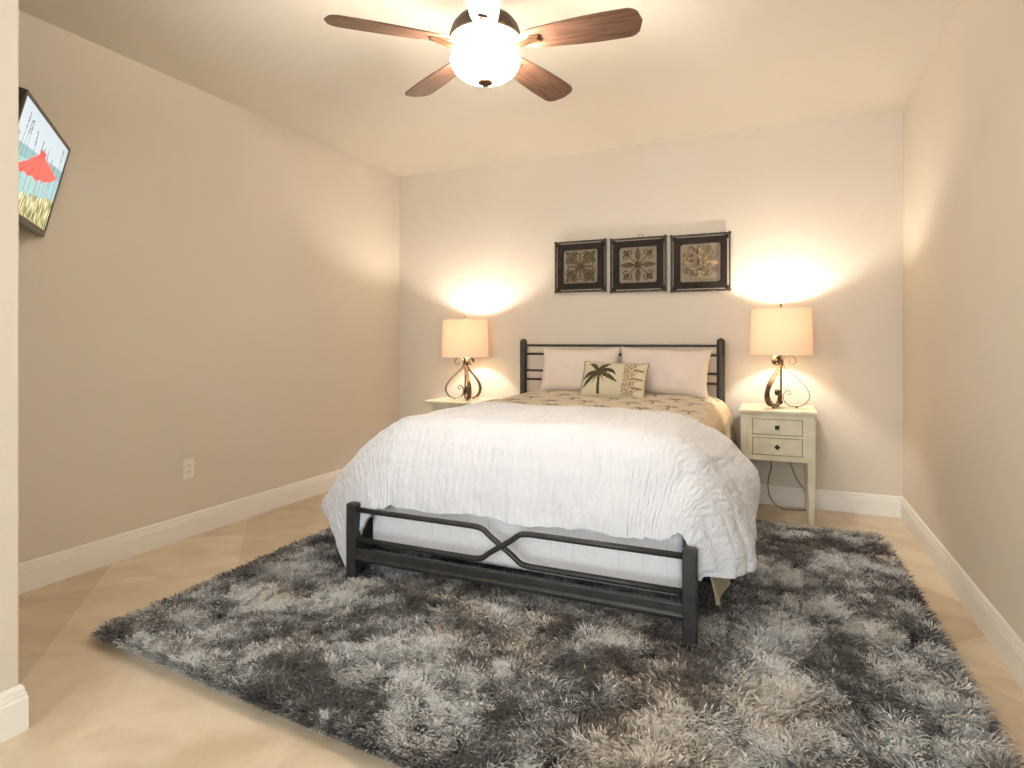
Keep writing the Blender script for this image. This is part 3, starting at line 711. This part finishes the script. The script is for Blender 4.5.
def framed(x0, x1, z0, z1, style, label):
    cx, cz = (x0+x1)/2, (z0+z1)/2; w, h = (x1-x0)/2, (z1-z0)/2
    t = thing('framed_ornament', label, 'wall art', (cx, YB, cz), 0, 'three square framed ornaments above the bed')
    # local: x right, y depth (negative towards room), z up
    b = MB()
    for s in (-1, 1):
        b.box(s*(w-.008)-.007, -.040, -h-.004, s*(w-.008)+.007, -.024, h+.004)
        b.box(-w-.004, -.038, s*(h-.008)-.007, w+.004, -.026, s*(h-.008)+.007)
    b.build('outer_frame', M['frameedge'], t, bevel=.0015)
    fw = w-.026; fh = h-.026; iw = fw-.046; ih = fh-.046; r = .024
    outer = []; inner = []; 
    for (sx, sy, a0) in ((1,1,0),(-1,1,PI/2),(-1,-1,PI),(1,-1,3*PI/2)):
        for k in range(7):
            a = a0+k/6*PI/2; inner.append((sx*(iw-r)+r*math.cos(a), sy*(ih-r)+r*math.sin(a))); 
            q = k/6
            if q < .5: outer.append((sx*fw if a0 in (0, PI) else sx*(fw), sy*fh)) 
            else: outer.append((sx*fw, sy*fh))
    n = len(inner); v = []; f = []
    for (yy) in (-.045, -.008):
        v += [(a, yy, c) for a, c in outer]; v += [(a, yy+(.004 if yy < -.02 else 0), c) for a, c in inner]
    for k in range(n):
        k2 = (k+1)%n
        for q in ((k, k2, n+k2, n+k), (2*n+k, 3*n+k, 3*n+k2, 2*n+k2), (n+k, n+k2, 3*n+k2, 3*n+k), (k, 2*n+k, 2*n+k2, k2)): f.append(q)
    b = MB(); b.add(v, f); fo = b.build('inner_frame', M['frame'], t)
    bm = bmesh.new(); bm.from_mesh(fo.data); bmesh.ops.remove_doubles(bm, verts=bm.verts, dist=1e-5); bmesh.ops.recalc_face_normals(bm, faces=bm.faces); bm.to_mesh(fo.data); bm.free()
    for sx in (-1, 1):   # stand-offs joining the frames to the wall
        for sy in (-1, 1):
            b = MB(); b.box(sx*(w-.030)-.012, -.036, sy*(h-.030)-.012, sx*(w-.030)+.012, 0, sy*(h-.030)+.012)
            b.build('bracket', M['frame'], t)
    b = MB(); b.box(-fw+.01, -.014, -fh+.01, fw-.01, -.004, fh-.01); b.build('backing', M['backing'], t)
    b = MB(); R_ = iw*.96; Y_ = -.030; g = lambda pts, rr=.0032: b.tube([(px_, Y_, py_) for px_, py_ in pts], rr*1.35, 6)
    if style == 0:
        pet = MB()
        for k in range(4):
            for da in (-.32, 0, .32): leaf(pet, .035, R_*(.92 if da == 0 else .82), .018, k*PI/2+da, -.012)
        pet.build('petals', M['backing'], t)
        for k in range(4):
            a = PI/4+k*PI/2; leaf(b, .02, R_*1.25, .030, a, -.016)
            leaf(b, .05, R_*1.0, .020, a+.22, -.013); leaf(b, .05, R_*1.0, .020, a-.22, -.013)
            c = k*PI/2; ca, sa = math.cos(c), math.sin(c)
            def rot(pts): return [(px_*ca-py_*sa, px_*sa+py_*ca) for px_, py_ in pts]
            for s in (1, -1):
                g(rot([(px_, s*py_) for px_, py_ in arc(R_*.62, R_*.16, R_*.16, -PI*.6, PI*1.2, 18, R_*.07)]))
                g(rot([(px_, s*py_) for px_, py_ in arc(R_*.80, R_*.34, R_*.12, -PI*.9, PI*.8, 14, R_*.05)]))
                g(rot([(R_*.15, 0), (R_*.40, s*R_*.05), (R_*.58, s*R_*.02)]))
    else:
        for k in range(4):
            c = k*PI/2; ca, sa = math.cos(c), math.sin(c)
            def rot(pts): return [(px_*ca-py_*sa, px_*sa+py_*ca) for px_, py_ in pts]
            if style == 1:
                leaf(b, .03, R_*.95, .020, c, -.016)
                g(rot([(0,0),(R_*.95,0)]), .003)
                d = c+PI/4; ca, sa = math.cos(d), math.sin(d)
                leaf(b, R_*.70, R_*1.12, .020, d, -.014)
                for s in (1, -1):
                    g(rot([(px_, s*py_) for px_, py_ in arc(R_*.82, R_*.17, R_*.15, PI*1.1, -PI*.5, 16, R_*.06)]))
                g(rot([(R_*.2, 0), (R_*.75, 0)]), .0028)
            else:
                leaf(b, .035, R_*.98, .026, c, -.016)
                d = c+PI/4; ca, sa = math.cos(d), math.sin(d)
                for s in (1, -1):
                    g(rot([(px_, s*py_) for px_, py_ in arc(R_*.50, R_*.24, R_*.23, -PI*.8, PI*1.3, 22, R_*.08)]), .0042)
                    g(rot([(px_, s*py_) for px_, py_ in arc(R_*.84, R_*.20, R_*.17, PI*1.2, -PI*.9, 18, R_*.05)]), .0040)
                g(rot([(R_*.12, 0), (R_*.9, 0)]), .003)
    # centre rosette
    v0 = len(b.v); b.lathe([(.001,.012),(.012,.010),(.020,.004),(.026,0),(.026,-.004)], (0,0,0), 20)
    b.v[v0:] = [(px_, Y_-pz_, py_) for px_, py_, pz_ in b.v[v0:]]
    for k in range(8):
        a = k*PI/4; b.ball((.028*math.cos(a), Y_, .028*math.sin(a)), .007, 8)
    # thin ring tying the ornament to the frame
    b.tube([(iw*.985*sx, Y_, ih*.985*sz) for sx, sz in ((-1,-1),(1,-1),(1,1),(-1,1))], .0022, 6, closed=True)
    b.build('scrollwork', M['goldpale' if style == 2 else 'gold'], t, smooth=True)
    if style == 1:
        b = MB(); b.tube([(px_, -.02, h+.002+py_) for px_, py_ in arc(.02, 0, .022, 0, PI, 12)], .002, 6); b.build('hanging_loop', M['frameedge'], t, smooth='all')
    return t
framed(-1.682, -1.243, 1.588, 2.012, 0, 'left square dark frame holding a diagonal leaf cross ornament')
framed(-1.212, -.768, 1.574, 2.006, 1, 'middle square dark frame with upright cross and corner heart ornament')
framed(-.738, -.300, 1.562, 2.000, 2, 'right square dark frame with pale gold cross and curling scrolls')

# ---------------------------------------------------------------- ceiling fan
FX, FYY = -1.10, 2.22
fan = thing('ceiling_fan', 'bronze ceiling fan with five brown blades and lit glass bowl', 'ceiling fan', (FX, FYY, H))
b = MB(); b.lathe([(.001,0),(.075,0),(.078,-.012),(.060,-.045),(.028,-.068),(.018,-.072)], (0,0,0), 32); b.build('canopy', M['housing'], fan, smooth=True)
b = MB(); b.lathe([(.0135,-.06),(.0135,-.22)], (0,0,0), 18); b.build('downrod', M['housing'], fan, smooth=True)
b = MB(); b.lathe([(.02,-.19),(.045,-.205),(.085,-.215),(.118,-.232),(.138,-.258),(.148,-.290),(.150,-.303),(.146,-.310),(.125,-.312),(.10,-.330),(.070,-.345),(.055,-.352),(.05,-.36),(.001,-.36)], (0,0,0), 48); b.build('motor_housing', M['housing'], fan, smooth=True)
b = MB(); prof = [(.142,-.385),(.145,-.392),(.140,-.412),(.125,-.436),(.098,-.458),(.062,-.474),(.022,-.482),(.001,-.483)]
b.lathe(prof+[(.001,-.479),(.022,-.478),(.060,-.470),(.095,-.454),(.121,-.433),(.136,-.411),(.140,-.392),(.139,-.386),(.142,-.385)], (0,0,0), 48, cap=False)
bowl = b.build('light_bowl', M['bulbglass'], fan, smooth=True)
b = MB(); b.lathe([(.031,-.470),(.033,-.479),(.030,-.487),(.018,-.494),(.001,-.498)], (0,0,0), 20); b.build('finial', M['bronze'], fan, smooth=True)
b = MB(); b.lathe([(.006,-.36),(.006,-.48)], (0,0,0), 12); b.build('stem', M['housing'], fan, smooth=True)
a5 = math.atan2(-FYY, -FX)-.04
for k in range(5):
    a = a5+k*2*PI/5
    bl_ = MB(); n = 34; up = []; lo = []
    for i in range(n+1):
        t = i/n; x = .155+.485*t
        hw_ = .048+.030*math.sin(min(1, t/.75)*PI/2)
        if t > .86: hw_ *= math.sqrt(max(0, 1-((t-.86)/.14)**2.6))*.999+.001
        if t < .10: hw_ *= .62+.38*math.sin(t/.10*PI/2)
        up.append((x, hw_)); lo.append((x, -hw_*.92))
    loop = up+lo[::-1]
    bl_.prism([(x, y, -.003) for x, y in loop], [(x, y, .003) for x, y in loop])
    th = math.radians(-13); c_, s_ = math.cos(th), math.sin(th)
    def tf(bm_):
        out = []
        for x, y, z in bm_.v: out.append((x, y*c_-z*s_, y*s_+z*c_))
        bm_.v = out; return bm_
    bo = tf(bl_).build('blade', M['wood'], fan, loc=(0, 0, -.328)); bo.rotation_euler = (0, 0, a)
    br_ = MB(); br_.box(.19, -.020, -.010, .232, .020, -.003)
    tf(br_); pth = smooth_path([(.085,0,-.022),(.12,0,-.030),(.16,0,-.020),(.20,0,-.011),(.225,0,-.008)], 5)
    br_.sweep_rect([(p.x, p.y, p.z) for p in pth], (0,1,0), .012, .004, hws=[.012+.004*math.sin(i/len(pth)*PI) for i in range(len(pth))])
    br_.build('blade_arm', M['bronze'], bo, bevel=.002)
for k in range(3):
    a = a5+.6+k*2*PI/3
    lamp('fan_bulb', 'POINT', (.07*math.cos(a), .07*math.sin(a), -.412), FAN_POWER/3, (1, .94, .86), .025, parent=fan)
